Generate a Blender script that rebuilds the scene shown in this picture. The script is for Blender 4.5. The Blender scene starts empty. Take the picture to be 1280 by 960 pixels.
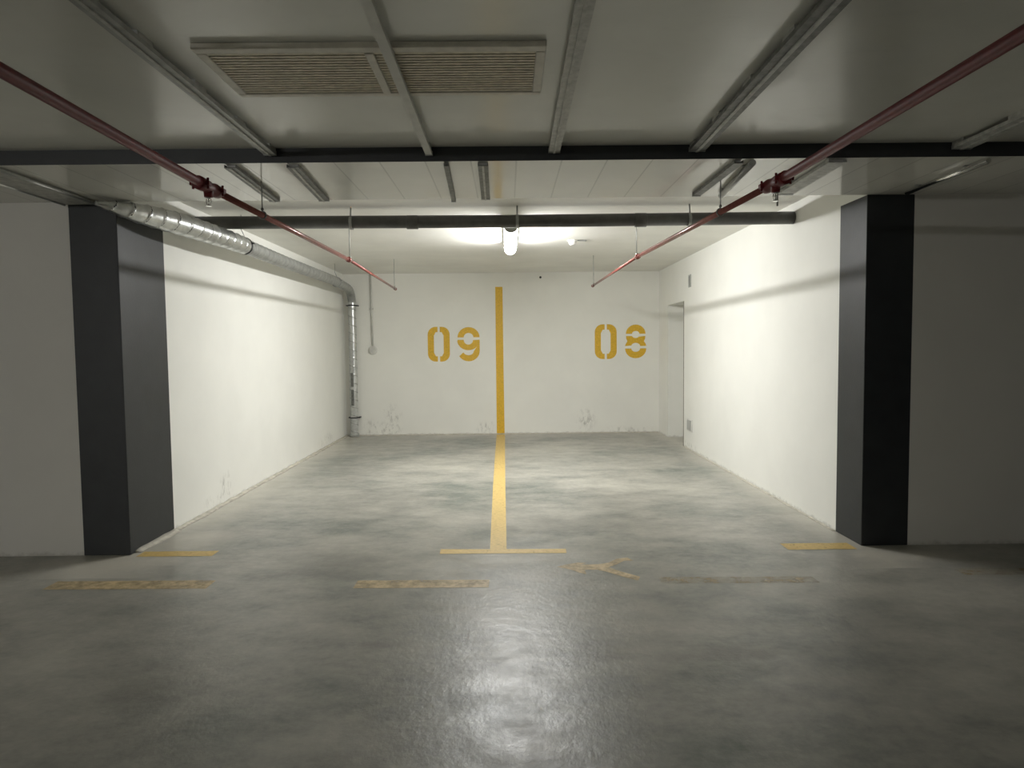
import bpy, bmesh, math, random
from mathutils import Vector, Matrix, noise as mnoise
random.seed(7)
C = bpy.context.scene.collection
SC = bpy.context.scene

# ------------------------------------------------------------------ camera, world, exposure
cam_d = bpy.data.cameras.new('camera'); cam = bpy.data.objects.new('camera', cam_d); C.objects.link(cam)
RT = Vector((1.0, -0.00566, -0.01092)); FW = Vector((0.00627, 0.99848, -0.05475))
FW.normalize(); RT = (RT - FW * RT.dot(FW)).normalized(); UP = RT.cross(FW)
cam.matrix_world = Matrix(((RT.x, UP.x, -FW.x, 0), (RT.y, UP.y, -FW.y, 0), (RT.z, UP.z, -FW.z, 1.4), (0, 0, 0, 1)))
cam_d.sensor_width = 36; cam_d.lens = 840 / 1280 * 36; cam_d.clip_start = .02
SC.camera = cam
w = bpy.data.worlds.new('world'); SC.world = w; w.use_nodes = True
w.node_tree.nodes['Background'].inputs[0].default_value = (.5, .5, .45, 1)
w.node_tree.nodes['Background'].inputs[1].default_value = 0.0
SC.view_settings.view_transform = 'Standard'; SC.view_settings.look = 'None'
SC.view_settings.exposure = 0.0; SC.view_settings.gamma = 1; SC.view_settings.use_curve_mapping = False
BAY_LAMP = 156.0          # emission of the bay's own tube lamp
AISLE_LAMP = 215.0         # emission of the aisle lamps out of view

# ------------------------------------------------------------------ room measures (metres)
XL, XR = -2.611, 2.439
DS, DC, DB = 3.668, 4.575, 10.807
HF, HM, HR = 2.476, 2.399, 2.59
XCL, XCR = -2.927, 2.758
DPL, DPR = 5.181, 4.936
NICHE0, NICHE1, NICHE_H = 9.29, 10.2, 2.008
PIPE_Z = 2.2

# ------------------------------------------------------------------ node helpers
def mat(name):
    m = bpy.data.materials.new(name); m.use_nodes = True
    nt = m.node_tree; b = nt.nodes['Principled BSDF']
    return m, nt, b
def nd(nt, t, **k):
    n = nt.nodes.new(t)
    for a, v in k.items(): setattr(n, a, v)
    return n
def pos(nt): return nd(nt, 'ShaderNodeNewGeometry').outputs['Position']
def mapping(nt, src, scale=(1, 1, 1), loc=(0, 0, 0), rot=(0, 0, 0)):
    n = nd(nt, 'ShaderNodeMapping'); nt.links.new(src, n.inputs['Vector'])
    n.inputs['Scale'].default_value = scale; n.inputs['Location'].default_value = loc; n.inputs['Rotation'].default_value = rot
    return n.outputs[0]
def noise(nt, vec, scale, detail=4, rough=.55, dist=0):
    n = nd(nt, 'ShaderNodeTexNoise'); nt.links.new(vec, n.inputs['Vector'])
    n.inputs['Scale'].default_value = scale; n.inputs['Detail'].default_value = detail
    n.inputs['Roughness'].default_value = rough; n.inputs['Distortion'].default_value = dist
    return n.outputs['Fac']
def ramp(nt, fac, stops):
    n = nd(nt, 'ShaderNodeValToRGB'); nt.links.new(fac, n.inputs[0]); e = n.color_ramp.elements
    while len(e) < len(stops): e.new(.5)
    for i, (p, c) in enumerate(stops):
        e[i].position = p; e[i].color = (c, c, c, 1) if isinstance(c, (int, float)) else (*c, 1)
    return n.outputs[0]
def mth(nt, op, a, b=None, clamp=False):
    n = nd(nt, 'ShaderNodeMath', operation=op, use_clamp=clamp)
    for i, v in enumerate((a, b)):
        if v is None: continue
        if isinstance(v, (int, float)): n.inputs[i].default_value = v
        else: nt.links.new(v, n.inputs[i])
    return n.outputs[0]
def mix(nt, fac, a, b, mode='MIX'):
    n = nd(nt, 'ShaderNodeMix', data_type='RGBA', blend_type=mode)
    for i, v in ((0, fac), (6, a), (7, b)):
        if isinstance(v, (int, float)): n.inputs[i].default_value = v
        elif isinstance(v, tuple): n.inputs[i].default_value = (*v, 1)
        else: nt.links.new(v, n.inputs[i])
    return n.outputs[2]
def bump(nt, b, h, strength=.2, dist=.01):
    n = nd(nt, 'ShaderNodeBump'); n.inputs['Strength'].default_value = strength; n.inputs['Distance'].default_value = dist
    nt.links.new(h, n.inputs['Height']); nt.links.new(n.outputs[0], b.inputs['Normal'])
def spot(nt, P, c, r, soft=.5, warp=None, amt=.0):
    """1 inside an ellipse of centre c and radii r (three axes), fading to 0 at its edge"""
    v = nd(nt, 'ShaderNodeVectorMath', operation='SUBTRACT'); nt.links.new(P, v.inputs[0]); v.inputs[1].default_value = c
    s = nd(nt, 'ShaderNodeVectorMath', operation='DIVIDE'); nt.links.new(v.outputs[0], s.inputs[0]); s.inputs[1].default_value = r
    l = nd(nt, 'ShaderNodeVectorMath', operation='LENGTH'); nt.links.new(s.outputs[0], l.inputs[0])
    d = l.outputs['Value']
    if warp is not None: d = mth(nt, 'ADD', d, mth(nt, 'MULTIPLY', mth(nt, 'SUBTRACT', warp, .5), amt))
    n = nd(nt, 'ShaderNodeMapRange'); nt.links.new(d, n.inputs[0])
    n.inputs[1].default_value = 1 - soft; n.inputs[2].default_value = 1; n.inputs[3].default_value = 1; n.inputs[4].default_value = 0
    return n.outputs[0]
def sep(nt, P):
    n = nd(nt, 'ShaderNodeSeparateXYZ'); nt.links.new(P, n.inputs[0]); return n.outputs

def simple(name, col, rough=.5, metal=0, var=.12, scale=12, bumpy=0):
    m, nt, b = mat(name); P = pos(nt)
    f = noise(nt, P, scale, 5)
    lo = tuple(c * (1 - var) for c in col); hi = tuple(min(1, c * (1 + var)) for c in col)
    nt.links.new(ramp(nt, f, [(.3, lo), (.7, hi)]), b.inputs['Base Color'])
    b.inputs['Roughness'].default_value = rough; b.inputs['Metallic'].default_value = metal
    if bumpy: bump(nt, b, noise(nt, P, scale * 6, 3), bumpy, .004)
    return m

# ------------------------------------------------------------------ materials
def wall_material(name, base, scuffs=()):
    m, nt, b = mat(name); P = pos(nt); s = sep(nt, P)
    f = noise(nt, P, 2.2, 5)
    col = ramp(nt, f, [(.3, tuple(c * .955 for c in base)), (.7, base)])
    # dirt splashed along the foot of the wall
    foot = nd(nt, 'ShaderNodeMapRange'); nt.links.new(s[2], foot.inputs[0])
    foot.inputs[1].default_value = 0; foot.inputs[2].default_value = .075; foot.inputs[3].default_value = 1; foot.inputs[4].default_value = 0
    n2 = noise(nt, P, 14, 6, .7)
    dirt = ramp(nt, mth(nt, 'MULTIPLY', foot.outputs[0], n2), [(.30, 0), (.52, 1)])
    col = mix(nt, mth(nt, 'MULTIPLY', dirt, .40), col, (.23, .215, .17))
    for c, r in scuffs:
        n3 = noise(nt, mapping(nt, P, (1.5, 1.5, .75), rot=(.0, .55, .0)), 13, 7, .72, .5)
        k = mth(nt, 'MULTIPLY', spot(nt, P, c, r, .8), ramp(nt, n3, [(.50, 0), (.68, 1)]))
        col = mix(nt, mth(nt, 'MULTIPLY', k, .6), col, (.24, .23, .20))
    nt.links.new(col, b.inputs['Base Color']); b.inputs['Roughness'].default_value = .62
    bump(nt, b, noise(nt, P, 60, 4, .6), .12, .004)
    return m
WHITE = (.87, .865, .81)
M_back = wall_material('back_wall_paint', (.89, .88, .82), [((-1.88, DB, .26), (.20, .5, .28)), ((-1.95, DB, .08), (.3, .5, .10)),
      ((1.25, DB, .22), (.20, .5, .26)), ((-.35, DB, .10), (.22, .5, .13)), ((1.9, DB, .05), (.5, .5, .08)), ((-2.2, DB, .1), (.2, .5, .2))])
M_left = wall_material('left_wall_paint', WHITE, [((XL, 6.15, .17), (.5, .20, .16)), ((XL, 6.0, .08), (.5, .35, .07)), ((XL, 9.6, .1), (.5, .5, .12))])
M_right = wall_material('right_wall_paint', WHITE, [((XR, 9.0, .05), (.5, .5, .06))])
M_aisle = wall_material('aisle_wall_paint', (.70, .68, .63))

def floor_material():
    m, nt, b = mat('polished_concrete'); P = pos(nt); s = sep(nt, P)
    big = noise(nt, mapping(nt, P, (.8, 1.15, 1)), .75, 6, .62, .15)
    mid = noise(nt, mapping(nt, P, (1.0, 1.5, 1), rot=(0, 0, .4)), 3.1, 6, .64, 0)
    fine = noise(nt, P, 21, 6, .7)
    f = mth(nt, 'ADD', mth(nt, 'ADD', mth(nt, 'MULTIPLY', big, .56), mth(nt, 'MULTIPLY', mid, .28)), mth(nt, 'MULTIPLY', fine, .16))
    col = ramp(nt, f, [(.395, (.165, .182, .160)), (.5, (.315, .308, .272)), (.61, (.44, .428, .372))])
    # paler cement dust drifting along the two side walls and the back wall
    for axis, at, wd, am in ((0, XL, .42, .75), (0, XR, .26, .6), (1, DB, .55, .25)):
        d = mth(nt, 'ABSOLUTE', mth(nt, 'SUBTRACT', s[axis], at))
        k = nd(nt, 'ShaderNodeMapRange'); nt.links.new(mth(nt, 'ADD', d, mth(nt, 'MULTIPLY', mth(nt, 'SUBTRACT', mid, .5), wd * 1.6)), k.inputs[0])
        k.inputs[1].default_value = 0; k.inputs[2].default_value = wd; k.inputs[3].default_value = am; k.inputs[4].default_value = 0
        inside = mth(nt, 'GREATER_THAN', s[1], 4.1)
        col = mix(nt, mth(nt, 'MULTIPLY', k.outputs[0], inside), col, (.62, .59, .51))
    # pale patches of cement left at the foot of the two columns
    for c, r, a in (((-2.66, 4.42, 0), (.50, .26, 1), .75), ((-2.3, 4.85, 0), (.35, .4, 1), .5), ((2.62, 4.34, 0), (.42, .16, 1), .55)):
        col = mix(nt, mth(nt, 'MULTIPLY', spot(nt, P, c, r, .7, mid, 1.6), a), col, (.58, .545, .465))
    # oil and tyre stains of their own shape
    for c, r, a in (((1.02, 2.98, 0), (.26, .10, 1), .45), ((.75, 2.95, 0), (.55, .07, 1), .3), ((-.62, 3.1, 0), (.14, .08, 1), .4), ((-1.25, 4.3, 0), (.6, .5, 1), .35),
                    ((-1.1, 6.1, 0), (.5, .9, 1), .3), ((1.0, 6.0, 0), (.5, .8, 1), .28), ((-1.55, 2.75, 0), (.3, .25, 1), .35), ((.55, 5.2, 0), (.9, .35, 1), .3), ((.42, 3.05, 0), (.18, .14, 1), .3)):
        col = mix(nt, mth(nt, 'MULTIPLY', spot(nt, P, c, r, .7, mid, 1.4), a), col, (.15, .146, .127))
    nt.links.new(col, b.inputs['Base Color'])
    rg = ramp(nt, noise(nt, mapping(nt, P, (1, 1.3, 1)), 5.5, 6, .66, 0), [(.36, .29), (.64, .42)])
    nt.links.new(rg, b.inputs['Roughness'])
    b.inputs['Specular IOR Level'].default_value = .5
    h = mth(nt, 'ADD', mth(nt, 'MULTIPLY', noise(nt, P, 7, 3, .5), .45), mth(nt, 'MULTIPLY', noise(nt, mapping(nt, P, (1, .7, 1)), 34, 6, .66), .55))
    bump(nt, b, h, .27, .014)
    return m
M_floor = floor_material()

def soffit_material(name, base, rough, boards=False):
    m, nt, b = mat(name); P = pos(nt); s = sep(nt, P)
    f = noise(nt, P, 1.6, 5); g = noise(nt, mapping(nt, P, (1, 2.2, 1)), 6, 6, .7)
    col = ramp(nt, f, [(.3, tuple(c * .9 for c in base)), (.7, base)])
    col = mix(nt, mth(nt, 'MULTIPLY', ramp(nt, g, [(.55, 0), (.85, 1)]), .16), col, tuple(c * .6 for c in base))
    nt.links.new(ramp(nt, noise(nt, P, 3, 4), [(.35, rough * .8), (.65, rough * 1.35)]), b.inputs['Roughness'])
    if boards:
        x = mth(nt, 'DIVIDE', mth(nt, 'ADD', s[0], 50.17), .245)
        fr = mth(nt, 'FRACT', x)
        line = mth(nt, 'LESS_THAN', fr, .035)
        board = nd(nt, 'ShaderNodeTexWhiteNoise', noise_dimensions='1D'); nt.links.new(mth(nt, 'FLOOR', x), board.inputs['W'])
        col = mix(nt, mth(nt, 'MULTIPLY', board.outputs['Value'], .16), col, tuple(c * .6 for c in base))
        col = mix(nt, mth(nt, 'MULTIPLY', line, .45), col, tuple(c * .45 for c in base))
        bump(nt, b, mth(nt, 'ADD', mth(nt, 'MULTIPLY', line, -.6), mth(nt, 'MULTIPLY', noise(nt, P, 7, 3), .10)), .16, .005)
    else:
        bump(nt, b, noise(nt, P, 4, 3), .04, .01)
    nt.links.new(col, b.inputs['Base Color'])
    return m
M_ceil_front = soffit_material('aisle_ceiling_paint', (.76, .76, .70), .19)
M_ceil_back = soffit_material('bay_ceiling_paint', (.87, .86, .80), .55)
M_beam = soffit_material('board_marked_soffit', (.84, .835, .77), .13, True)

M_dark = simple('charcoal_paint', (.021, .0232, .0255), .48, 0, .12, 9, .15)
M_red = simple('red_pipe_paint', (.12, .010, .011), .5, 0, .18, 30)
M_red.node_tree.nodes['Principled BSDF'].inputs['Specular IOR Level'].default_value = .25
M_red2 = simple('faded_red_pipe_paint', (.24, .075, .062), .24, .25, .15, 30)
M_galv = simple('galvanised_steel', (.60, .61, .60), .30, .85, .15, 22)
M_dull = simple('dull_galvanised_steel', (.36, .365, .35), .45, .55, .22, 16)
M_tray = simple('grey_tray_paint', (.46, .46, .43), .5, .15, .25, 25, .2)
M_trayd = simple('tarnished_tray_steel', (.17, .172, .16), .5, .4, .35, 30, .2)
M_drain = simple('dark_grey_pipe', (.085, .083, .075), .42, 0, .25, 10)
M_black = simple('black_rubber', (.015, .016, .018), .5)
M_chrome = simple('chrome', (.75, .75, .73), .15, 1, .05)
M_plastic = simple('white_plastic', (.72, .71, .67), .4, 0, .05)
M_cond = simple('painted_conduit', (.60, .595, .55), .5, 0, .08)
M_plate = simple('grey_plate', (.42, .425, .40), .45, 0, .1)
M_louvre = simple('beige_louvre', (.68, .62, .47), .5, 0, .18, 30)
M_vent = simple('vent_frame_paint', (.62, .585, .50), .45, 0, .12, 20)
M_vent_shade = simple('painted_vent_shade', (.10, .085, .06), .8)  # dark colour stands for the shade behind the louvres
M_rust = simple('brown_edge_strip', (.20, .17, .125), .6, 0, .4, 30)
M_mortar = simple('mortar', (.56, .53, .455), .85, 0, .25, 14, .5)

def worn_paint(name, col, lo, hi, scale=22):
    m, nt, b = mat(name); P = pos(nt)
    f = noise(nt, P, scale, 7, .72)
    c = ramp(nt, noise(nt, P, 40, 5), [(.3, tuple(x * .78 for x in col)), (.7, col)])
    nt.links.new(c, b.inputs['Base Color']); b.inputs['Roughness'].default_value = .5
    nt.links.new(ramp(nt, f, [(lo, 0), (hi, 1)]), b.inputs['Alpha'])
    return m
M_yel_wall = worn_paint('yellow_wall_paint', (.84, .51, .035), .10, .25)
M_yel_floor = worn_paint('yellow_floor_paint', (.70, .50, .17), .24, .42)
M_yel_worn = worn_paint('worn_yellow_floor_paint', (.68, .53, .30), .22, .60, 11)
M_yel_faint = worn_paint('faint_yellow_floor_paint', (.62, .50, .31), .38, .80, 6)

def emitter(name, strength, col=(1, 1, .985)):
    m, nt, b = mat(name)
    b.inputs['Base Color'].default_value = (.85, .85, .83, 1); b.inputs['Roughness'].default_value = .3
    n = noise(nt, pos(nt), 2, 1)
    nt.links.new(mth(nt, 'MULTIPLY', ramp(nt, n, [(.2, .97), (.8, 1.0)]), strength), b.inputs['Emission Strength'])
    b.inputs['Emission Color'].default_value = (*col, 1)
    return m
M_lamp = emitter('lit_diffuser', BAY_LAMP)
M_lamp_aisle = emitter('lit_aisle_diffuser', AISLE_LAMP)

# ------------------------------------------------------------------ mesh helpers
def new(): return bmesh.new()
def box(bm, x0, x1, y0, y1, z0, z1, bev=0):
    v = [bm.verts.new((x, y, z)) for x in (x0, x1) for y in (y0, y1) for z in (z0, z1)]
    fs = [(0, 1, 3, 2), (4, 6, 7, 5), (0, 4, 5, 1), (2, 3, 7, 6), (0, 2, 6, 4), (1, 5, 7, 3)]
    f = [bm.faces.new([v[i] for i in q]) for q in fs]
    if bev:
        es = list({e for q in f for e in q.edges})
        bmesh.ops.bevel(bm, geom=es, offset=bev, segments=2, affect='EDGES', profile=.5)
    return bm
def tube(bm, pts, radii, n=16, caps=True):
    """a tube through pts with one radius per point"""
    pts = [Vector(p) for p in pts]
    if isinstance(radii, (int, float)): radii = [radii] * len(pts)
    rings = []; ref = None
    for i, p in enumerate(pts):
        t = (pts[min(i + 1, len(pts) - 1)] - pts[max(i - 1, 0)]).normalized()
        if ref is None:
            ref = Vector((0, 0, 1)) if abs(t.z) < .9 else Vector((1, 0, 0))
        u = (ref - t * ref.dot(t)).normalized(); ref = u; v = t.cross(u)
        rings.append([bm.verts.new(p + (u * math.cos(2 * math.pi * k / n) + v * math.sin(2 * math.pi * k / n)) * radii[i]) for k in range(n)])
    for a, b_ in zip(rings, rings[1:]):
        for k in range(n):
            f = bm.faces.new((a[k], a[(k + 1) % n], b_[(k + 1) % n], b_[k])); f.smooth = True
    if caps:
        bm.faces.new(rings[0][::-1]); bm.faces.new(rings[-1])
    return bm
def ball(bm, c, r, sx=1, sy=1, sz=1):
    g = bmesh.ops.create_uvsphere(bm, u_segments=16, v_segments=10, radius=r)
    for v in g['verts']:
        v.co = Vector((v.co.x * sx, v.co.y * sy, v.co.z * sz)) + Vector(c)
        for f in v.link_faces: f.smooth = True
    return bm
def poly_prism(bm, pts, y0, y1, plane='xz'):
    """extrude a 2D polygon: plane xz extrudes along y, plane xy along z"""
    mk = (lambda p, d: (p[0], d, p[1])) if plane == 'xz' else (lambda p, d: (p[0], p[1], d))
    a = [bm.verts.new(mk(p, y0)) for p in pts]; b_ = [bm.verts.new(mk(p, y1)) for p in pts]
    n = len(pts)
    bm.faces.new(a); bm.faces.new(b_[::-1])
    for i in range(n): bm.faces.new((a[i], b_[i], b_[(i + 1) % n], a[(i + 1) % n]))
    return bm
def link_mesh(name, bm, m, parent=None, origin=(0, 0, 0)):
    if not isinstance(m, (list, tuple)): m = [m]
    bmesh.ops.recalc_face_normals(bm, faces=bm.faces)
    big = [f for f in bm.faces if len(f.verts) > 4]
    me = bpy.data.meshes.new(name)
    o = Vector(origin)
    for v in bm.verts: v.co -= o
    bm.to_mesh(me); bm.free()
    for x in m: me.materials.append(x)
    ob = bpy.data.objects.new(name, me); C.objects.link(ob)
    if parent is not None: ob.parent = parent
    else: ob.location = origin
    return ob
def tag(o, label, cat, group=None, kind=None):
    o['label'] = label; o['category'] = cat
    if group: o['group'] = group
    if kind: o['kind'] = kind
    return o
class Thing:
    def __init__(s, name, label, cat, loc, group=None):
        s.o = bpy.data.objects.new(name, None); C.objects.link(s.o); s.o.location = loc; s.loc = Vector(loc)
        s.o.empty_display_size = .1
        tag(s.o, label, cat, group)
    def part(s, name, bm, m, under=None):
        return link_mesh(name, bm, m, under or s.o, s.loc)
def struct(name, bm, m, label, cat):
    o = link_mesh(name, bm, m); tag(o, label, cat, kind='structure'); return o

# ------------------------------------------------------------------ the setting
AX0, AX1, AY0 = -9.0, 9.0, -7.0
bm = new()
N = 1
box(bm, AX0, AX1, AY0, DB + .3, -.2, 0)
struct('floor', bm, M_floor, 'stained grey polished concrete floor under the whole garage', 'floor')
struct('wall_back', box(new(), XL - .3, XR + 1.2, DB, DB + .3, 0, HR), M_back, 'white back wall carrying the two yellow bay numbers', 'wall')
struct('wall_left', box(new(), XL - .3, XL, DPL, DB, 0, HR), M_left, 'brightly lit white side wall behind the spiral duct', 'wall')
# right wall with the doorway niche near its far end
bm = new()
prof = [(DPR, 0), (NICHE0, 0), (NICHE0, NICHE_H), (NICHE1, NICHE_H), (NICHE1, 0), (DB, 0), (DB, HR), (DPR, HR)]
a = [bm.verts.new((XR, y, z)) for y, z in prof]; b_ = [bm.verts.new((XR + .45, y, z)) for y, z in prof]
bm.faces.new(a); bm.faces.new(b_[::-1])
for i in range(len(prof)): bm.faces.new((a[i], b_[i], b_[(i + 1) % len(prof)], a[(i + 1) % len(prof)]))
struct('wall_right', bm, M_right, 'brightly lit white side wall with a doorway niche near the corner', 'wall')
struct('wall_niche', box(new(), XR + .45, XR + .6, NICHE0 - .4, DB, 0, HR), M_right, 'white inner wall closing the doorway niche', 'wall')
struct('trim_1', box(new(), XR - .004, XR + .03, NICHE0 - .012, NICHE0 + .004, .0, NICHE_H), M_rust, 'thin brown edge strip down the near side of the doorway niche', 'trim')
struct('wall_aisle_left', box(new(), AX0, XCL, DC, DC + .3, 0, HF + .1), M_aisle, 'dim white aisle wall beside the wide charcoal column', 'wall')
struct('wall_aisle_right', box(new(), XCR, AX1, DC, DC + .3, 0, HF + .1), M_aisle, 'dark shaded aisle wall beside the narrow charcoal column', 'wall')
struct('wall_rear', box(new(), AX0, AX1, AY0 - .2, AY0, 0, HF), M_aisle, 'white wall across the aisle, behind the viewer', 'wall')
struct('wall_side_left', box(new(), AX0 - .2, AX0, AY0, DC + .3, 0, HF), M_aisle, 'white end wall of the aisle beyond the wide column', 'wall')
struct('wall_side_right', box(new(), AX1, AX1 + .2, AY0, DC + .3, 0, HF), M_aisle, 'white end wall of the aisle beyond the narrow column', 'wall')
struct('ceiling', box(new(), AX0, AX1, AY0, DS, HF, HF + .25), M_ceil_front, 'grey painted ceiling over the aisle, with the air vent', 'ceiling')
struct('ceiling_bay', box(new(), XL - .3, XR + 1.2, DC, DB, HR, HR + .2), M_ceil_back, 'white ceiling over the two bays, with the lit lamp', 'ceiling')
# wide flat beam: charcoal front face, board-marked white underside
bm = box(new(), AX0, AX1, DS, DC, HM, HR + .2)
o = struct('beam', bm, [M_beam, M_dark], 'wide flat ceiling beam with charcoal edge and pale board-marked underside', 'beam')
for p in o.data.polygons:
    if p.normal.y < -.5: p.material_index = 1
# painted wall ends (columns)
cl = box(new(), XCL, XL + .004, DC - .004, DPL, 0, HM, .004)
tag(link_mesh('column', cl, M_dark), 'wide charcoal painted column under the end of the spiral duct', 'column', kind='structure')
cr = box(new(), XR - .004, XCR, DC - .004, DPR, 0, HM, .004)
tag(link_mesh('column', cr, M_dark), 'narrow charcoal painted column beside the dark shaded aisle wall', 'column', kind='structure')
# upper filling of the wall ends above the columns
struct('wall_column_head_left', box(new(), XL - .3, XL, DC, DPL, HM, HR), M_left, 'short strip of white wall above the wide column', 'wall')
struct('wall_column_head_right', box(new(), XR, XR + .3, DC, DPR, HM, HR), M_right, 'short strip of white wall above the narrow column', 'wall')
# uneven mortar fillets along the foot of the walls
def fillet(name, path, inward, wmax, hmax, label):
    bm = new(); rows = []
    for i, (x, y) in enumerate(path):
        k = mnoise.noise(Vector((x * 3.1, y * 3.1, 2.0))) * .5 + .5
        k2 = mnoise.noise(Vector((x * 7.3 + 4, y * 7.3, 5.0))) * .5 + .5
        wd = wmax * (.35 + .9 * k); h = hmax * (.3 + .9 * k2)
        ix, iy = inward
        rows.append([bm.verts.new((x - ix * .01, y - iy * .01, h)), bm.verts.new((x + ix * wd * .35, y + iy * wd * .35, h * .6)),
                     bm.verts.new((x + ix * wd, y + iy * wd, .0005)), bm.verts.new((x - ix * .01, y - iy * .01, .0002))])
    for a, b_ in zip(rows, rows[1:]):
        for k in range(4):
            f = bm.faces.new((a[k], a[(k + 1) % 4], b_[(k + 1) % 4], b_[k])); f.smooth = k < 2
    bm.faces.new(rows[0]); bm.faces.new(rows[-1][::-1])
    struct(name, bm, M_mortar, label, 'skirting')
def seq(a, b, n): return [a + (b - a) * i / n for i in range(n + 1)]
fillet('baseboard_left', [(XL, y) for y in seq(DPL, DB - .02, 110)], (1, 0), .055, .022, 'uneven mortar fillet along the foot of the wall below the duct')
fillet('baseboard_right', [(XR, y) for y in seq(DPR, NICHE0 - .03, 90)], (-1, 0), .03, .010, 'thin mortar fillet along the foot of the wall with the niche')
fillet('baseboard_back', [(x, DB) for x in seq(XL + .05, XR - .02, 110)], (0, -1), .06, .018, 'thin mortar fillet along the foot of the numbered wall')
fillet('baseboard_column', [(XL + .004 - (.0 if i < 12 else 0), y) for i, y in enumerate(seq(DC + .05, DPL, 14))], (1, 0), .07, .028, 'mortar heaped at the foot of the wide column')

# ------------------------------------------------------------------ painted marks
def mark(name, pts, m, label, cat, group=None, z=.0012):
    bm = new(); f = bm.faces.new([bm.verts.new((x, y, z)) for x, y in pts])
    bm.normal_update()
    if f.normal.z < 0: f.normal_flip()
    bmesh.ops.triangulate(bm, faces=bm.faces[:])
    o = link_mesh(name, bm, m); tag(o, label, cat, group, 'thing'); return o
def rough_rect(x0, x1, y0, y1, skew=0, jag=.006, n=14):
    """a painted stroke with slightly ragged edges"""
    r = random.random
    lo = [(x, y0 + (r() - .5) * jag + skew * (x - x0)) for x in seq(x0, x1, n)]
    hi = [(x, y1 + (r() - .5) * jag + skew * (x - x0)) for x in seq(x1, x0, n)]
    return lo + hi
t_pts = [(-.476, 4.505), (-.2, 4.50), (.1, 4.495), (.386, 4.488), (.39, 4.585), (.15, 4.59), (-.021, 4.595), (-.035, 6.5), (-.046, 8.6), (-.055, DB - .06),
         (-.188, DB - .06), (-.176, 8.6), (-.158, 6.5), (-.136, 4.598), (-.3, 4.605), (-.48, 4.612)]
mark('painted_bay_line', t_pts, M_yel_floor, 'long yellow T-shaped line on the floor dividing the two bays', 'floor marking')
G = 'worn yellow dashes on the aisle floor'
mark('painted_dash', rough_rect(-2.764, -1.79, 3.915, 4.055, -.02), M_yel_worn, 'yellow floor dash in front of the wide charcoal column', 'floor marking', G)
mark('painted_dash', rough_rect(-.92, -.124, 3.87, 4.0, -.02), M_yel_worn, 'yellow floor dash in the middle, just nearer than the T-bar', 'floor marking', G)
mark('painted_dash', rough_rect(.895, 1.82, 3.878, 3.99, -.02), M_yel_faint, 'almost worn-away floor dash beside the open end of the arrow', 'floor marking', G)
mark('painted_dash', rough_rect(2.74, 3.6, 3.955, 4.075, -.02), M_yel_faint, 'dim floor dash below the dark shaded aisle wall', 'floor marking', G)
G = 'short yellow bay corner marks'
mark('painted_corner_mark', rough_rect(-2.55, -2.03, 4.53, 4.645, -.01), M_yel_floor, 'short yellow corner mark at the foot of the wide column', 'floor marking', G)
mark('painted_corner_mark', rough_rect(1.9, 2.37, 4.50, 4.645, -.01), M_yel_floor, 'short yellow corner mark at the foot of the narrow column', 'floor marking', G)
arrow = [(.30, 4.205), (.36, 4.25), (.44, 4.285), (.50, 4.275), (.46, 4.245), (.57, 4.245), (.64, 4.275), (.70, 4.35), (.78, 4.375), (.805, 4.31), (.745, 4.31), (.69, 4.24), (.625, 4.185),
         (.70, 4.09), (.79, 4.0), (.765, 3.935), (.69, 4.0), (.60, 4.10), (.545, 4.14), (.47, 4.14), (.47, 4.06), (.43, 4.09), (.38, 4.15)]
mark('painted_arrow', arrow, M_yel_worn, 'worn forked arrow painted on the floor beside the T-bar', 'floor marking')
# yellow stripe up the back wall
bm = poly_prism(new(), [(-.183, 2.364), (-.068, 2.364), (-.0655, 1.2), (-.06, .012), (-.186, .012), (-.185, 1.2)], DB - .002, DB + .0005)
tag(link_mesh('painted_wall_stripe', bm, M_yel_wall), 'upright yellow stripe on the back wall between the two numbers', 'wall marking', kind='thing')

def arc(cx, cz, rx, rz, a0, a1, n=14):
    return [(cx + rx * math.cos(math.radians(a)), cz + rz * math.sin(math.radians(a))) for a in seq(a0, a1, n)]
def zero(x0, z0, W=.352, Hh=.557, st=.098, gap=.036):
    """stencilled 0: two facing brackets"""
    r = []
    R = .125; r2 = .03
    half = [(W / 2 - gap / 2, 0)] + arc(R, R, R, R, 270, 180, 6) + arc(R, Hh - R, R, R, 180, 90, 6) + [(W / 2 - gap / 2, Hh), (W / 2 - gap / 2, Hh - .085)] \
        + [(st + r2, Hh - .085), (st, Hh - .085 - .055), (st, .085 + .055), (st + r2, .085), (W / 2 - gap / 2, .085)]
    L = [(x0 + x, z0 + z) for x, z in half]
    Rr = [(x0 + W - x, z0 + z) for x, z in half][::-1]
    return [L, Rr]
def nine(x0, z0, s=.01288):
    q = lambda X, Y: (x0 + (X - 930) / 4 * s, z0 + (523 - Y) / 4 * s)
    def A(cx, cy, rx, ry, a0, a1, n=12): return [q(cx + rx * math.cos(math.radians(a)), cy - ry * math.sin(math.radians(a))) for a in seq(a0, a1, n)]
    top = A(985, 403, 55, 51, 180, 0) + A(985, 403, 24, 22, 0, 180)
    low = [q(931, 415), q(960, 415)] + A(984, 417, 23, 22, 180, 360, 10) + [q(1040, 415), q(1040, 470)] + A(985, 470, 55, 52, 0, -150, 14) \
        + [q(958, 478)] + A(984, 472, 26, 20, 205, 360, 8) + A(984, 416, 56, 51, 318, 188, 12)
    return [top, low]
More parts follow.
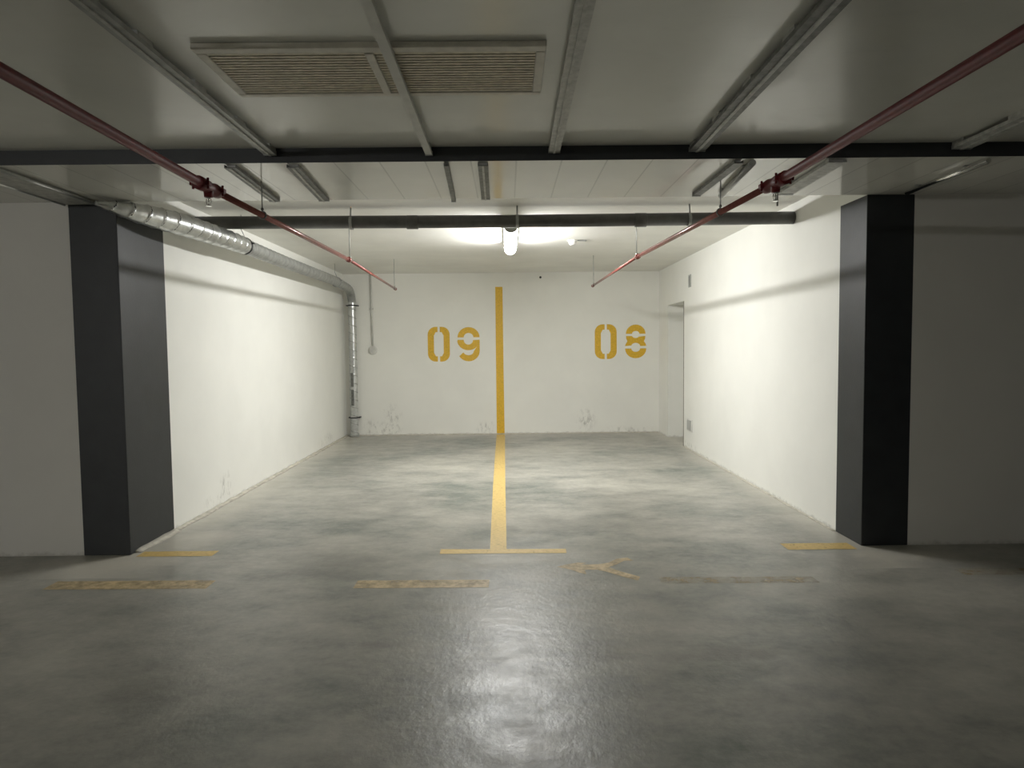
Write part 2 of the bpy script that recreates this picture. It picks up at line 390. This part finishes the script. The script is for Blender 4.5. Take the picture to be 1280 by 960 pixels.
def eight(x0, z0, s=.01288):
    q = lambda X, Y: (x0 + (X - 647) / 4 * s, z0 + (508 - Y) / 4 * s)
    def A(cx, cy, rx, ry, a0, a1, n=12): return [q(cx + rx * math.cos(math.radians(a)), cy - ry * math.sin(math.radians(a))) for a in seq(a0, a1, n)]
    top = A(700, 386, 49, 46, 180, 0) + A(700, 386, 19, 14, 0, 180)
    mid = [q(652, 397), q(681, 397)] + A(700, 397, 17, 10, 200, 340, 6) + [q(748, 397), q(747, 410), q(741, 423), q(750, 436), q(753, 447), q(724, 447)] \
        + A(700, 447, 22, 16, 10, 170, 8) + [q(647, 447), q(650, 436), q(659, 423), q(653, 410)]
    low = A(700, 459, 53, 49, 180, 360) + A(700, 459, 22, 17, 360, 180)
    return [top, mid, low]
def number(name, label, digits, loc):
    t = Thing(name, label, 'wall number', loc, 'stencilled bay numbers')
    for dn, pieces in digits:
        bm = new()
        for p in pieces: poly_prism(bm, p, DB - .002, DB + .0005)
        bm.normal_update()
        bmesh.ops.triangulate(bm, faces=[f for f in bm.faces if len(f.verts) > 4])
        t.part(dn, bm, M_yel_wall)
number('painted_number', 'yellow stencilled number 09 on the back wall', [('digit', zero(-1.275, 1.181)), ('digit', nine(-.798, 1.178))], (-.86, DB - .001, 1.18))
number('painted_number', 'yellow stencilled number 08 on the back wall', [('digit', zero(1.405, 1.193)), ('digit', eight(1.892, 1.20))], (1.81, DB - .001, 1.19))

# ------------------------------------------------------------------ tube lamps
def lamp(label, x, y0, y1, ztop, emis, group=None, along='y'):
    t = Thing('fluorescent_lamp', label, 'lamp', (x, (y0 + y1) / 2, ztop), group)
    hw = .068
    zb = ztop - .075
    box_ = box(new(), x - hw, x + hw, y0, y1, zb, ztop, .012)
    hs = t.part('housing', box_, M_plate)
    # diffuser: a half-round trough under the housing
    bm = new(); prof = [(-hw * .88, zb - .001)] + [(hw * .88 * math.cos(math.radians(a)), zb - .014 + .050 * math.sin(math.radians(a))) for a in seq(180, 360, 14)] + [(hw * .88, zb - .001)]
    prof = [(x + p[0], p[1]) for p in prof]
    st = [(y0 + .03, .96), (y0 + .05, 1), (y1 - .05, 1), (y1 - .03, .96)]
    rings = [[bm.verts.new((x + (px - x) * k, y, pz)) for px, pz in prof] for y, k in st]
    for a, b_ in zip(rings, rings[1:]):
        for i in range(len(prof) - 1):
            f = bm.faces.new((a[i], a[i + 1], b_[i + 1], b_[i])); f.smooth = True
    bm.faces.new(rings[0]); bm.faces.new(rings[-1][::-1])
    t.part('diffuser', bm, emis)
    for ya, yb in ((y0 - .012, y0 + .029), (y1 - .029, y1 + .012)):
        bm = new(); ring = [(x + (px - x) * 1.08, pz - (.003 if pz < zb - .01 else 0)) for px, pz in prof]
        ring = ring if ya < y0 else [ring[0], (ring[0][0], zb + .03), (ring[-1][0], zb + .03), ring[-1], (ring[-1][0], zb - .02), (ring[0][0], zb - .02)]; poly_prism(bm, ring, ya, yb)
        t.part('end_cap', bm, M_plate)
    for k in (-.021, .021):
        t.part('diffuser_rib', box(new(), x + k - .003, x + k + .003, y0 + .026, y0 + .033, zb - .064, zb - .022), M_plate)
    for yy in seq(y0 + .18, y1 - .18, 4):
        for sgn in (-1, 1):
            t.part('clip', box(new(), x + sgn * hw - .004, x + sgn * hw + .004, yy - .012, yy + .012, zb - .018, zb + .03, .001), M_chrome)
    return t
lamp('lit white tube lamp on the bay ceiling above the yellow stripe', .045, 6.2, 7.72, HR - .003, M_lamp)
for lx, ly, what in ((-5.2, -4.6, 'lit aisle tube lamp on the aisle ceiling behind the viewer'),):
    al = lamp(what, lx, ly - .76, ly + .76, HF - .003, M_lamp_aisle)
    al.o.rotation_euler.z = math.pi / 2

# ------------------------------------------------------------------ sprinkler pipes
def sprinkler(label, A, J, Bm, E, sgn, rods):
    """A near end, J tee, Bm reducer at the clamp, E far end, all (x, y)"""
    t = Thing('sprinkler_pipe', label, 'pipe', (J[0], J[1], PIPE_Z), 'red sprinkler pipes')
    z = PIPE_Z
    P = lambda q, d=0: Vector((q[0], q[1], z + d))
    t.part('main_run', tube(new(), [P(A), P(J)], .0215, 20), M_red)
    t.part('branch_run', tube(new(), [P(J), P(Bm)], .0175, 20), M_red2)
    t.part('tail_run', tube(new(), [P(Bm), P(E)], .0135, 16), M_red2)
    d = (P(Bm) - P(J)).normalized(); sd = Vector((d.y, -d.x, 0))
    # tee fitting with two grooved couplings
    bm = new()
    tube(bm, [P(J) - d * .17, P(J) - d * .165, P(J) - d * .115, P(J) - d * .11, P(J) - d * .02, P(J), P(J) + d * .045, P(J) + d * .05],
         [.028, .033, .033, .029, .029, .034, .032, .024], 20)
    tube(bm, [P(J) - d * .06, P(J) - d * .06 - Vector((0, 0, .048))], [.024, .02], 16)
    fit = t.part('tee_fitting', bm, M_red)
    for k in (-.14, .02):
        for s2 in (-1, 1):
            b2 = new(); c = P(J) + d * k + sd * s2 * .036
            box(b2, c.x - .012, c.x + .012, c.y - .016, c.y + .016, c.z - .011, c.z + .011, .003)
            tube(b2, [c - Vector((0, 0, .026)), c + Vector((0, 0, .026))], .006, 8)
            t.part('coupling_bolt', b2, M_red, fit)
    # hanging sprinkler head
    c = P(J) - d * .06
    bm = new(); tube(bm, [c - Vector((0, 0, .046)), c - Vector((0, 0, .058))], [.012, .010], 12)
    for s2 in (-1, 1):
        tube(bm, [c + Vector((s2 * .009, 0, -.056)), c + Vector((s2 * .013, 0, -.068)), c + Vector((s2 * .009, 0, -.083)), c + Vector((0, 0, -.09))], .0028, 8)
    tube(bm, [c - Vector((0, 0, .056)), c - Vector((0, 0, .088))], .0035, 8)
    hd = t.part('sprinkler_head', bm, M_chrome)
    t.part('deflector', tube(new(), [c - Vector((0, 0, .089)), c - Vector((0, 0, .0915))], [.014, .014], 14), M_chrome, hd)
    # small side drop plug behind the tee
    cap = t.part('end_cap', tube(new(), [P(E) - Vector((0, .03, 0)), P(E) - Vector((0, .028, 0)), P(E) + Vector((0, .012, 0)), P(E) + Vector((0, .016, 0))], [.016, .021, .021, .012], 14), M_red2)
    t.part('reducer', tube(new(), [P(Bm) - Vector((0, .035, 0)), P(Bm) - Vector((0, .03, 0)), P(Bm) + Vector((0, .02, 0)), P(Bm) + Vector((0, .04, 0))], [.018, .025, .024, .014], 16), M_red2)
    for (yy, ztop, chrome) in rods:
        if yy < Bm[1]:
            k = (yy - J[1]) / (Bm[1] - J[1]); x = J[0] + (Bm[0] - J[0]) * k; rr = .0175
        else:
            k = (yy - Bm[1]) / (E[1] - Bm[1]); x = Bm[0] + (E[0] - Bm[0]) * k; rr = .0135
        bm = new(); tube(bm, [(x, yy, z + rr + .012), (x, yy, ztop)], .004, 8)
        rod = t.part('hanger_rod', bm, M_dull)
        bm = new()
        ringp = [(x + (rr + .004) * math.cos(a), yy, z + (rr + .004) * math.sin(a)) for a in seq(0, 2 * math.pi, 18)]
        tube(bm, ringp, .0045, 8)
        ball(bm, (x, yy, z + rr + .018), .013 if chrome else .009, 1, 1, 1.1)
        t.part('clamp', bm, M_chrome if chrome else M_trayd, rod)
    return t
sprinkler('red sprinkler pipe hung on the side of the spiral duct', (-1.385, .0), (-1.46, 3.42), (-1.415, 6.1), (-1.5, 9.12), -1,
          [(4.06, HM, False), (6.14, HR, True), (9.04, HR, True)])
sprinkler('red sprinkler pipe hung on the side of the narrow column', (1.41, -4.2), (1.335, 3.43), (1.178, 6.08), (1.141, 8.96), 1,
          [(4.1, HM, False), (6.12, HR, True), (8.88, HR, True)])

# ------------------------------------------------------------------ drain pipe under the bay ceiling
t = Thing('drain_pipe', 'dark grey horizontal drain pipe crossing the bay ceiling in front of the lamp', 'pipe', (0, 5.75, 2.463))
zd = 2.463
t.part('main_run', tube(new(), [(XL + .002, 5.75, zd + .012), (0, 5.75, zd), (XR - .002, 5.75, zd + .006)], .053, 28), M_drain)
for x in (-.79, 1.14):
    t.part('coupling', tube(new(), [(x - .05, 5.75, zd), (x - .047, 5.75, zd), (x + .047, 5.75, zd), (x + .05, 5.75, zd)], [.053, .058, .058, .053], 28), M_drain)
for x in (-1.305, .095, 1.55):
    bm = new(); tube(bm, [(x, 5.72, zd + .05), (x, 5.74, HR)], .007, 8)
    rod = t.part('hanger_rod', bm, M_dull)
    bm = new(); rp = [Vector((x, 5.75 + .0545 * math.cos(a), zd + .0545 * math.sin(a))) for a in seq(0, 2 * math.pi, 30)]
    for a, b_ in zip(rp, rp[1:]):
        q = [bm.verts.new((x + s2 * .012, p.y, p.z)) for s2, p in ((-1, a), (1, a), (1, b_), (-1, b_))]
        o2 = [bm.verts.new((v.co.x, 5.75 + (v.co.y - 5.75) * 1.06, zd + (v.co.z - zd) * 1.06)) for v in q]
        bm.faces.new(o2)
        bm.faces.new((q[0], q[3], o2[3], o2[0])); bm.faces.new((q[1], o2[1], o2[2], q[2]))
    bmesh.ops.remove_doubles(bm, verts=bm.verts, dist=.0005)
    t.part('clamp', bm, M_dull, rod)

# ------------------------------------------------------------------ spiral duct
def smooth_path(pts, n):
    """Catmull-Rom through (x, y, z, r)"""
    P = [Vector(p) for p in pts]; P = [P[0] * 2 - P[1]] + P + [P[-1] * 2 - P[-2]]; out = []
    for i in range(1, len(P) - 2):
        for k in range(n):
            u = k / n; a, b_, c, d = P[i - 1], P[i], P[i + 1], P[i + 2]
            out.append(.5 * ((2 * b_) + (c - a) * u + (2 * a - 5 * b_ + 4 * c - d) * u * u + (3 * b_ - a - 3 * c + d) * u ** 3))
    out.append(P[-2]); return out
def ribbed(path, pitch, rib=.004):
    """tube with raised ring seams every pitch metres"""
    bm = new(); pts, rad = [], []
    L = 0; nxt = pitch * .5
    dense = []
    for a, b_ in zip(path, path[1:]):
        m_ = max(1, int((b_.to_3d() - a.to_3d()).length / .006))
        for k in range(m_): dense.append(a.lerp(b_, k / m_))
    dense.append(path[-1])
    last = dense[0].to_3d()
    for q in dense:
        p = q.to_3d(); L += (p - last).length; last = p
        r = q[3]
        pts.append(p); rad.append(r)
    tube(bm, pts, rad, 24)
    if pitch:                               # helical lock seam, raised and slightly darker
        bm.verts.ensure_lookup_table(); bm.faces.ensure_lookup_table(); L = 0
        for i in range(len(pts)):
            for q in range(24):
                ph = (L + pitch * q / 24) % pitch; dd = min(ph, pitch - ph)
                v = bm.verts[i * 24 + q]
                if dd < .007: v.co += (v.co - pts[i]).normalized() * rib
                if i < len(pts) - 1 and dd < .0045: bm.faces[i * 24 + q].material_index = 1
            if i < len(pts) - 1: L += (pts[i + 1] - pts[i]).length
    return bm
t = Thing('spiral_duct', 'galvanised spiral duct along the side wall, turning down in the corner', 'duct', (-2.35, 7.0, 2.32))
near = smooth_path([Vector(v) for v in ((-2.615, 4.36, 2.345, .012), (-2.565, 4.45, 2.342, .036), (-2.51, 4.6, 2.336, .060), (-2.45, 4.8, 2.334, .074), (-2.375, 5.1, 2.326, .078), (-2.325, 5.6, 2.322, .076), (-2.315, 6.0, 2.32, .072))], 6)
t.part('wide_section', ribbed(near, .125, .005), [M_galv, M_black])
far = smooth_path([Vector(v) for v in ((-2.317, 6.03, 2.32, .065), (-2.345, 7.0, 2.324, .064), (-2.355, 8.0, 2.33, .062), (-2.36, 9.2, 2.336, .061), (-2.375, 9.45, 2.336, .061))], 6)
t.part('narrow_section', ribbed(far, .13, .003), [M_dull, M_trayd])
elb = smooth_path([Vector(v) for v in ((-2.378, 9.48, 2.336, .064), (-2.42, 10.1, 2.335, .064), (-2.445, 10.45, 2.325, .064), (-2.452, 10.62, 2.27, .064), (-2.452, 10.69, 2.18, .063), (-2.452, 10.70, 2.14, .063))], 6)
t.part('elbow', ribbed(elb, 0), M_dull)
ris = smooth_path([Vector(v) for v in ((-2.452, 10.70, 2.138, .062), (-2.453, 10.70, 1.2, .062), (-2.458, 10.70, .03, .062))], 6)
t.part('riser', ribbed(ris, .13, .0025), [M_galv, M_dull])
for z0, z1 in ((.80, 1.02), (.50, .755)):
    t.part('dark_plate', box(new(), -2.482, -2.440, 10.630, 10.645, z0, z1, .002), M_trayd)  # narrow dark plates on the front of the riser
t.part('riser_foot', tube(new(), [(-2.458, 10.70, .0), (-2.458, 10.70, .05), (-2.458, 10.70, .055)], [.075, .072, .063], 24), M_plate)
for z0 in (2.085, .305):
    bm = new(); rp = [(-2.455 + .064 * math.cos(a), 10.70 + .064 * math.sin(a), z0) for a in seq(0, 2 * math.pi, 28)]
    tube(bm, rp, .010, 8)
    box(bm, -2.545, -2.515, 10.69, DB, z0 - .008, z0 + .008); box(bm, -2.395, -2.365, 10.69, DB, z0 - .008, z0 + .008)
    t.part('strap', bm, M_black)
for (x, y, z, r) in ((-2.317, 6.015, 2.32, .072), (-2.377, 9.465, 2.336, .066)):
    bm = new(); tube(bm, [(x, y - .012, z), (x, y - .011, z), (x, y + .011, z), (x, y + .012, z)], [r, r + .005, r + .005, r], 26)
    tube(bm, [(x + r + .004, y - .02, z + .02), (x + r + .02, y, z + .02)], .007, 8)
    rg = t.part('clamp', bm, M_black if y < 7 else M_dull)
    t.part('hanger_wire', tube(new(), [(x + .01, y, z + r), (x - .02, y, z + r + .07), (x - .02, y, HR)], .0035, 8), M_dull, rg)

# ------------------------------------------------------------------ cable trays
def tray(label, x0, x1, xa, y0, y1, z, top, m, ridge=True, gap=None, group=None, spacers=True, skip=None):
    """an inverted metal channel below a ceiling; x0..x1 at the far end y1, shifted by xa at the near end y0"""
    t = Thing('cable_tray', label, 'cable tray', ((x0 + x1) / 2, y1, top), group)
    wdt = x1 - x0
    def bar(bm, a, b_, za, zb, ya=y0, yb=y1, bev=0):
        v = []
        for y in (ya, yb):
            k = (y1 - y) / (y1 - y0) * xa
            for x in (a, b_):
                for zz in (za, zb): v.append(bm.verts.new((x + k, y, zz)))
        for q in ((0, 1, 3, 2), (4, 6, 7, 5), (0, 4, 5, 1), (2, 3, 7, 6), (0, 2, 6, 4), (1, 5, 7, 3)): bm.faces.new([v[i] for i in q])
        return bm
    bm = new(); bar(bm, x0, x1, z, z + .004); bar(bm, x0, x0 + .004, z + .004, z + .018); bar(bm, x1 - .004, x1, z + .004, z + .018)
    t.part('channel', bm, m)
    if ridge:
        c = (x0 + x1) / 2
        bm = bar(new(), c - wdt * .10, c + wdt * .10, z - .006, z - .0004)
        t.part('cover_strip', bm, M_tray)
    if spacers:
        bm0 = None
        n = max(2, int((y1 - y0) / .42))
        for y in seq(y0 + .08, y1 - .03, n):
            if skip and skip[0] < y < skip[1]: continue
            bm = bar(new(), x0 + .006, x1 - .006, z + .0045, top, y - .05, y + .05)
            t.part('spacer', bm, M_tray)
    bm = bar(new(), x0 - .002, x1 + .002, z - .003, z + .02, y1 - .012, y1 + .004)
    t.part('end_plate', bm, M_dull)
    return t
GF = 'cable trays under the aisle ceiling'
tray('grey ridged cable tray between the red pipe and the vent, under aisle ceiling', -1.285, -1.222, .0, .2, 3.655, 2.437, HF, M_dull, group=GF)
tray('slim pale cable tray crossing the air vent', -.425, -.389, -.004, .2, 3.655, 2.428, HF, M_cond, False, group=GF, skip=(2.3, 3.0))
tray('rust-stained cable tray just past the open end of the air vent', .232, .292, -.03, .2, 3.655, 2.437, HF, M_tray, group=GF)
tray('wide dark cable tray slanting over the aisle between vent and far red pipe', .985, 1.068, -.03, .2, 3.655, 2.437, HF, M_trayd, group=GF)
tray('dim cable tray under the aisle ceiling above the dark aisle wall', 2.40, 2.50, -.03, .2, 3.655, 2.437, HF, M_tray, group=GF)
GM = 'short cable trays under the board-marked beam'
def short(label, x0, x1, y1, m, xa=0, z=2.376, **k): return tray(label, x0, x1, xa, DS + .008, y1, z, HM, m, group=GM, **k)
short('short tarnished cable tray under the beam nearest the red pipe by the duct', -1.555, -1.49, 4.5, M_trayd, .045)
short('short tarnished cable tray under the beam, second from the spiral duct', -1.23, -1.165, 4.5, M_trayd, .055)
short('thin stained cable tray overhanging the far edge of the beam', -.362, -.335, 4.56, M_trayd, .03, ridge=False)
short('short dirty cable tray under the beam above the lit lamp', -.16, -.105, 4.5, M_trayd, .012)
short('short dark cable tray under the beam beside the soft grey conduit', 1.225, 1.275, 4.46, M_trayd, .01, ridge=False)
short('wide pale cable tray under the beam between the far red pipe and narrow column', 1.775, 1.875, 4.44, M_tray, -.03, ridge=False)
t = Thing('ceiling_conduit', 'thick soft grey conduit under the beam beside a dark tray', 'conduit', (1.38, 4.1, HM))
t.part('conduit_run', tube(new(), [(1.335, DS + .01, 2.380), (1.415, 4.47, 2.380)], .0185 * 1.0, 18), M_plate)
for y in (3.8, 4.35):
    x = 1.335 + (y - DS) * .1
    t.part('saddle', box(new(), x - .03, x + .03, y - .012, y + .012, 2.392, HM, .002), M_dull)
t = Thing('ceiling_tube', 'thin shiny metal tube ending above the narrow column', 'tube', (2.6, 4.1, HM))
t.part('tube_run', tube(new(), [(2.615, DS + .01, 2.38), (2.625, 4.44, 2.38)], .015, 16), M_chrome)
for y in (3.85, 4.3):
    t.part('saddle', box(new(), 2.595, 2.645, y - .01, y + .01, 2.392, HM, .001), M_dull)
# flat wide tray above the left aisle wall
t = Thing('flat_cable_duct', 'flat wide metal cable duct above the wide charcoal column', 'cable duct', (-2.82, 4.1, HM))
t.part('body', box(new(), -2.935, -2.712, DS + .008, 4.55, 2.378, HM - .008, .003), M_tray)
for x in (-2.712, -2.936):
    t.part('edge_rail', tube(new(), [(x, DS + .008, 2.376), (x, 4.55, 2.376)], .008, 12), M_galv)
for y in (3.85, 4.35):
    t.part('hanger_plate', box(new(), -2.92, -2.73, y - .02, y + .02, HM - .0085, HM), M_dull)

# ------------------------------------------------------------------ ceiling air vent
t = Thing('air_vent', 'beige louvred air vent in the aisle ceiling', 'vent', (-.47, 2.66, HF))
vx0, vx1, vy0, vy1 = -1.10, .150, 2.42, 2.88
zf = HF - .022
bm = new()
box(bm, vx0, vx1, vy0, vy0 + .045, zf, HF - .0005, .004); box(bm, vx0, vx1, vy1 - .035, vy1, zf, HF - .0005, .004)
box(bm, vx0, vx0 + .035, vy0 + .045, vy1 - .035, zf, HF - .0005, .004); box(bm, vx1 - .035, vx1, vy0 + .045, vy1 - .035, zf, HF - .0005, .004)
t.part('frame', bm, M_vent)
t.part('divider', box(new(), -.500, -.468, vy0 + .046, vy1 - .036, zf - .003, HF - .001, .003), M_vent)
for a, b_ in ((vx0 + .036, -.501), (-.467, vx1 - .036)):
    bm = new()
    for y in seq(vy0 + .058, vy1 - .048, 15):
        box(bm, a, b_, y - .0065, y + .0065, zf + .004, zf + .0065)
        box(bm, a, b_, y - .0065, y - .0045, zf + .0066, zf + .013)
    lp = t.part('louvre_panel', bm, M_louvre)
    t.part('backing', box(new(), a, b_, vy0 + .046, vy1 - .036, HF - .002, HF - .0005), M_vent_shade, lp)  # dark sheet in place of the shaded hollow above the slats

# ------------------------------------------------------------------ small fittings
t = Thing('wall_conduit', 'thin painted conduit with a round box on the back wall near the duct', 'conduit', (-2.155, DB, 1.38))
t.part('conduit_run', tube(new(), [(-2.168, DB - .018, HR - .002), (-2.156, DB - .018, 1.42)], .015, 12), M_cond)
bx = t.part('junction_box', tube(new(), [(-2.152, DB, 1.375), (-2.152, DB - .035, 1.375), (-2.152, DB - .042, 1.375)], [.068, .066, .055], 24), M_plastic)
t.part('box_lid', tube(new(), [(-2.152, DB - .041, 1.375), (-2.152, DB - .046, 1.375)], [.05, .046], 24), M_cond, bx)
t.part('saddle', box(new(), -2.195, -2.128, DB - .036, DB, 2.02, 2.045, .003), M_cond)
t = Thing('smoke_detector', 'small white round detector on the bay ceiling beside the lamp', 'detector', (.743, 7.6, HR))
t.part('base', tube(new(), [(.743, 7.6, HR), (.743, 7.6, HR - .018)], [.055, .055], 24), M_plastic)
t.part('chamber', tube(new(), [(.743, 7.6, HR - .018), (.743, 7.6, HR - .04), (.743, 7.6, HR - .055), (.743, 7.6, HR - .057)], [.044, .042, .03, .01], 24), M_plastic)
t.part('shadow_strip', box(new(), .79, .90, 7.59, 7.61, HR - .012, HR - .0005, .002), M_dull)
t = Thing('blanking_plug', 'tiny dark round plug high on the back wall', 'plug', (.54, DB, 2.51))
t.part('plug_body', tube(new(), [(.54, DB, 2.509), (.54, DB - .02, 2.509), (.54, DB - .026, 2.509)], [.016, .015, .008], 14), M_black)
t.part('flange', tube(new(), [(.54, DB, 2.509), (.54, DB - .004, 2.509)], [.019, .018], 16), M_trayd)
t = Thing('wall_vent_plate', 'small grey slotted plate high on the wall above the niche', 'wall plate', (XR, 8.97, 2.25))
t.part('plate', box(new(), XR - .010, XR, 8.92, 9.03, 2.17, 2.335, .003), M_plate)
t.part('slots', box(new(), XR - .015, XR - .010, 8.945, 9.005, 2.19, 2.315, .001), M_dull)
t = Thing('wall_socket', 'grey electrical socket low on the wall beside the niche', 'socket', (XR, 8.95, .33))
t.part('plate', box(new(), XR - .010, XR, 8.83, 9.08, .245, .415, .004), M_plastic)
t.part('cover', box(new(), XR - .022, XR - .009, 8.87, 9.04, .262, .398, .006), M_plate)
# ceiling hook hanging beside the far sprinkler head
t = Thing('hanger_hook', 'thin steel drop rod with a small clip below the far sprinkler head', 'rod', (1.80, 4.50, HM))
t.part('rod', tube(new(), [(1.80, 4.50, HM), (1.80, 4.50, 2.315)], .006, 10), M_trayd)
t.part('clip', box(new(), 1.775, 1.825, 4.49, 4.51, 2.385, 2.393, .002), M_dull)
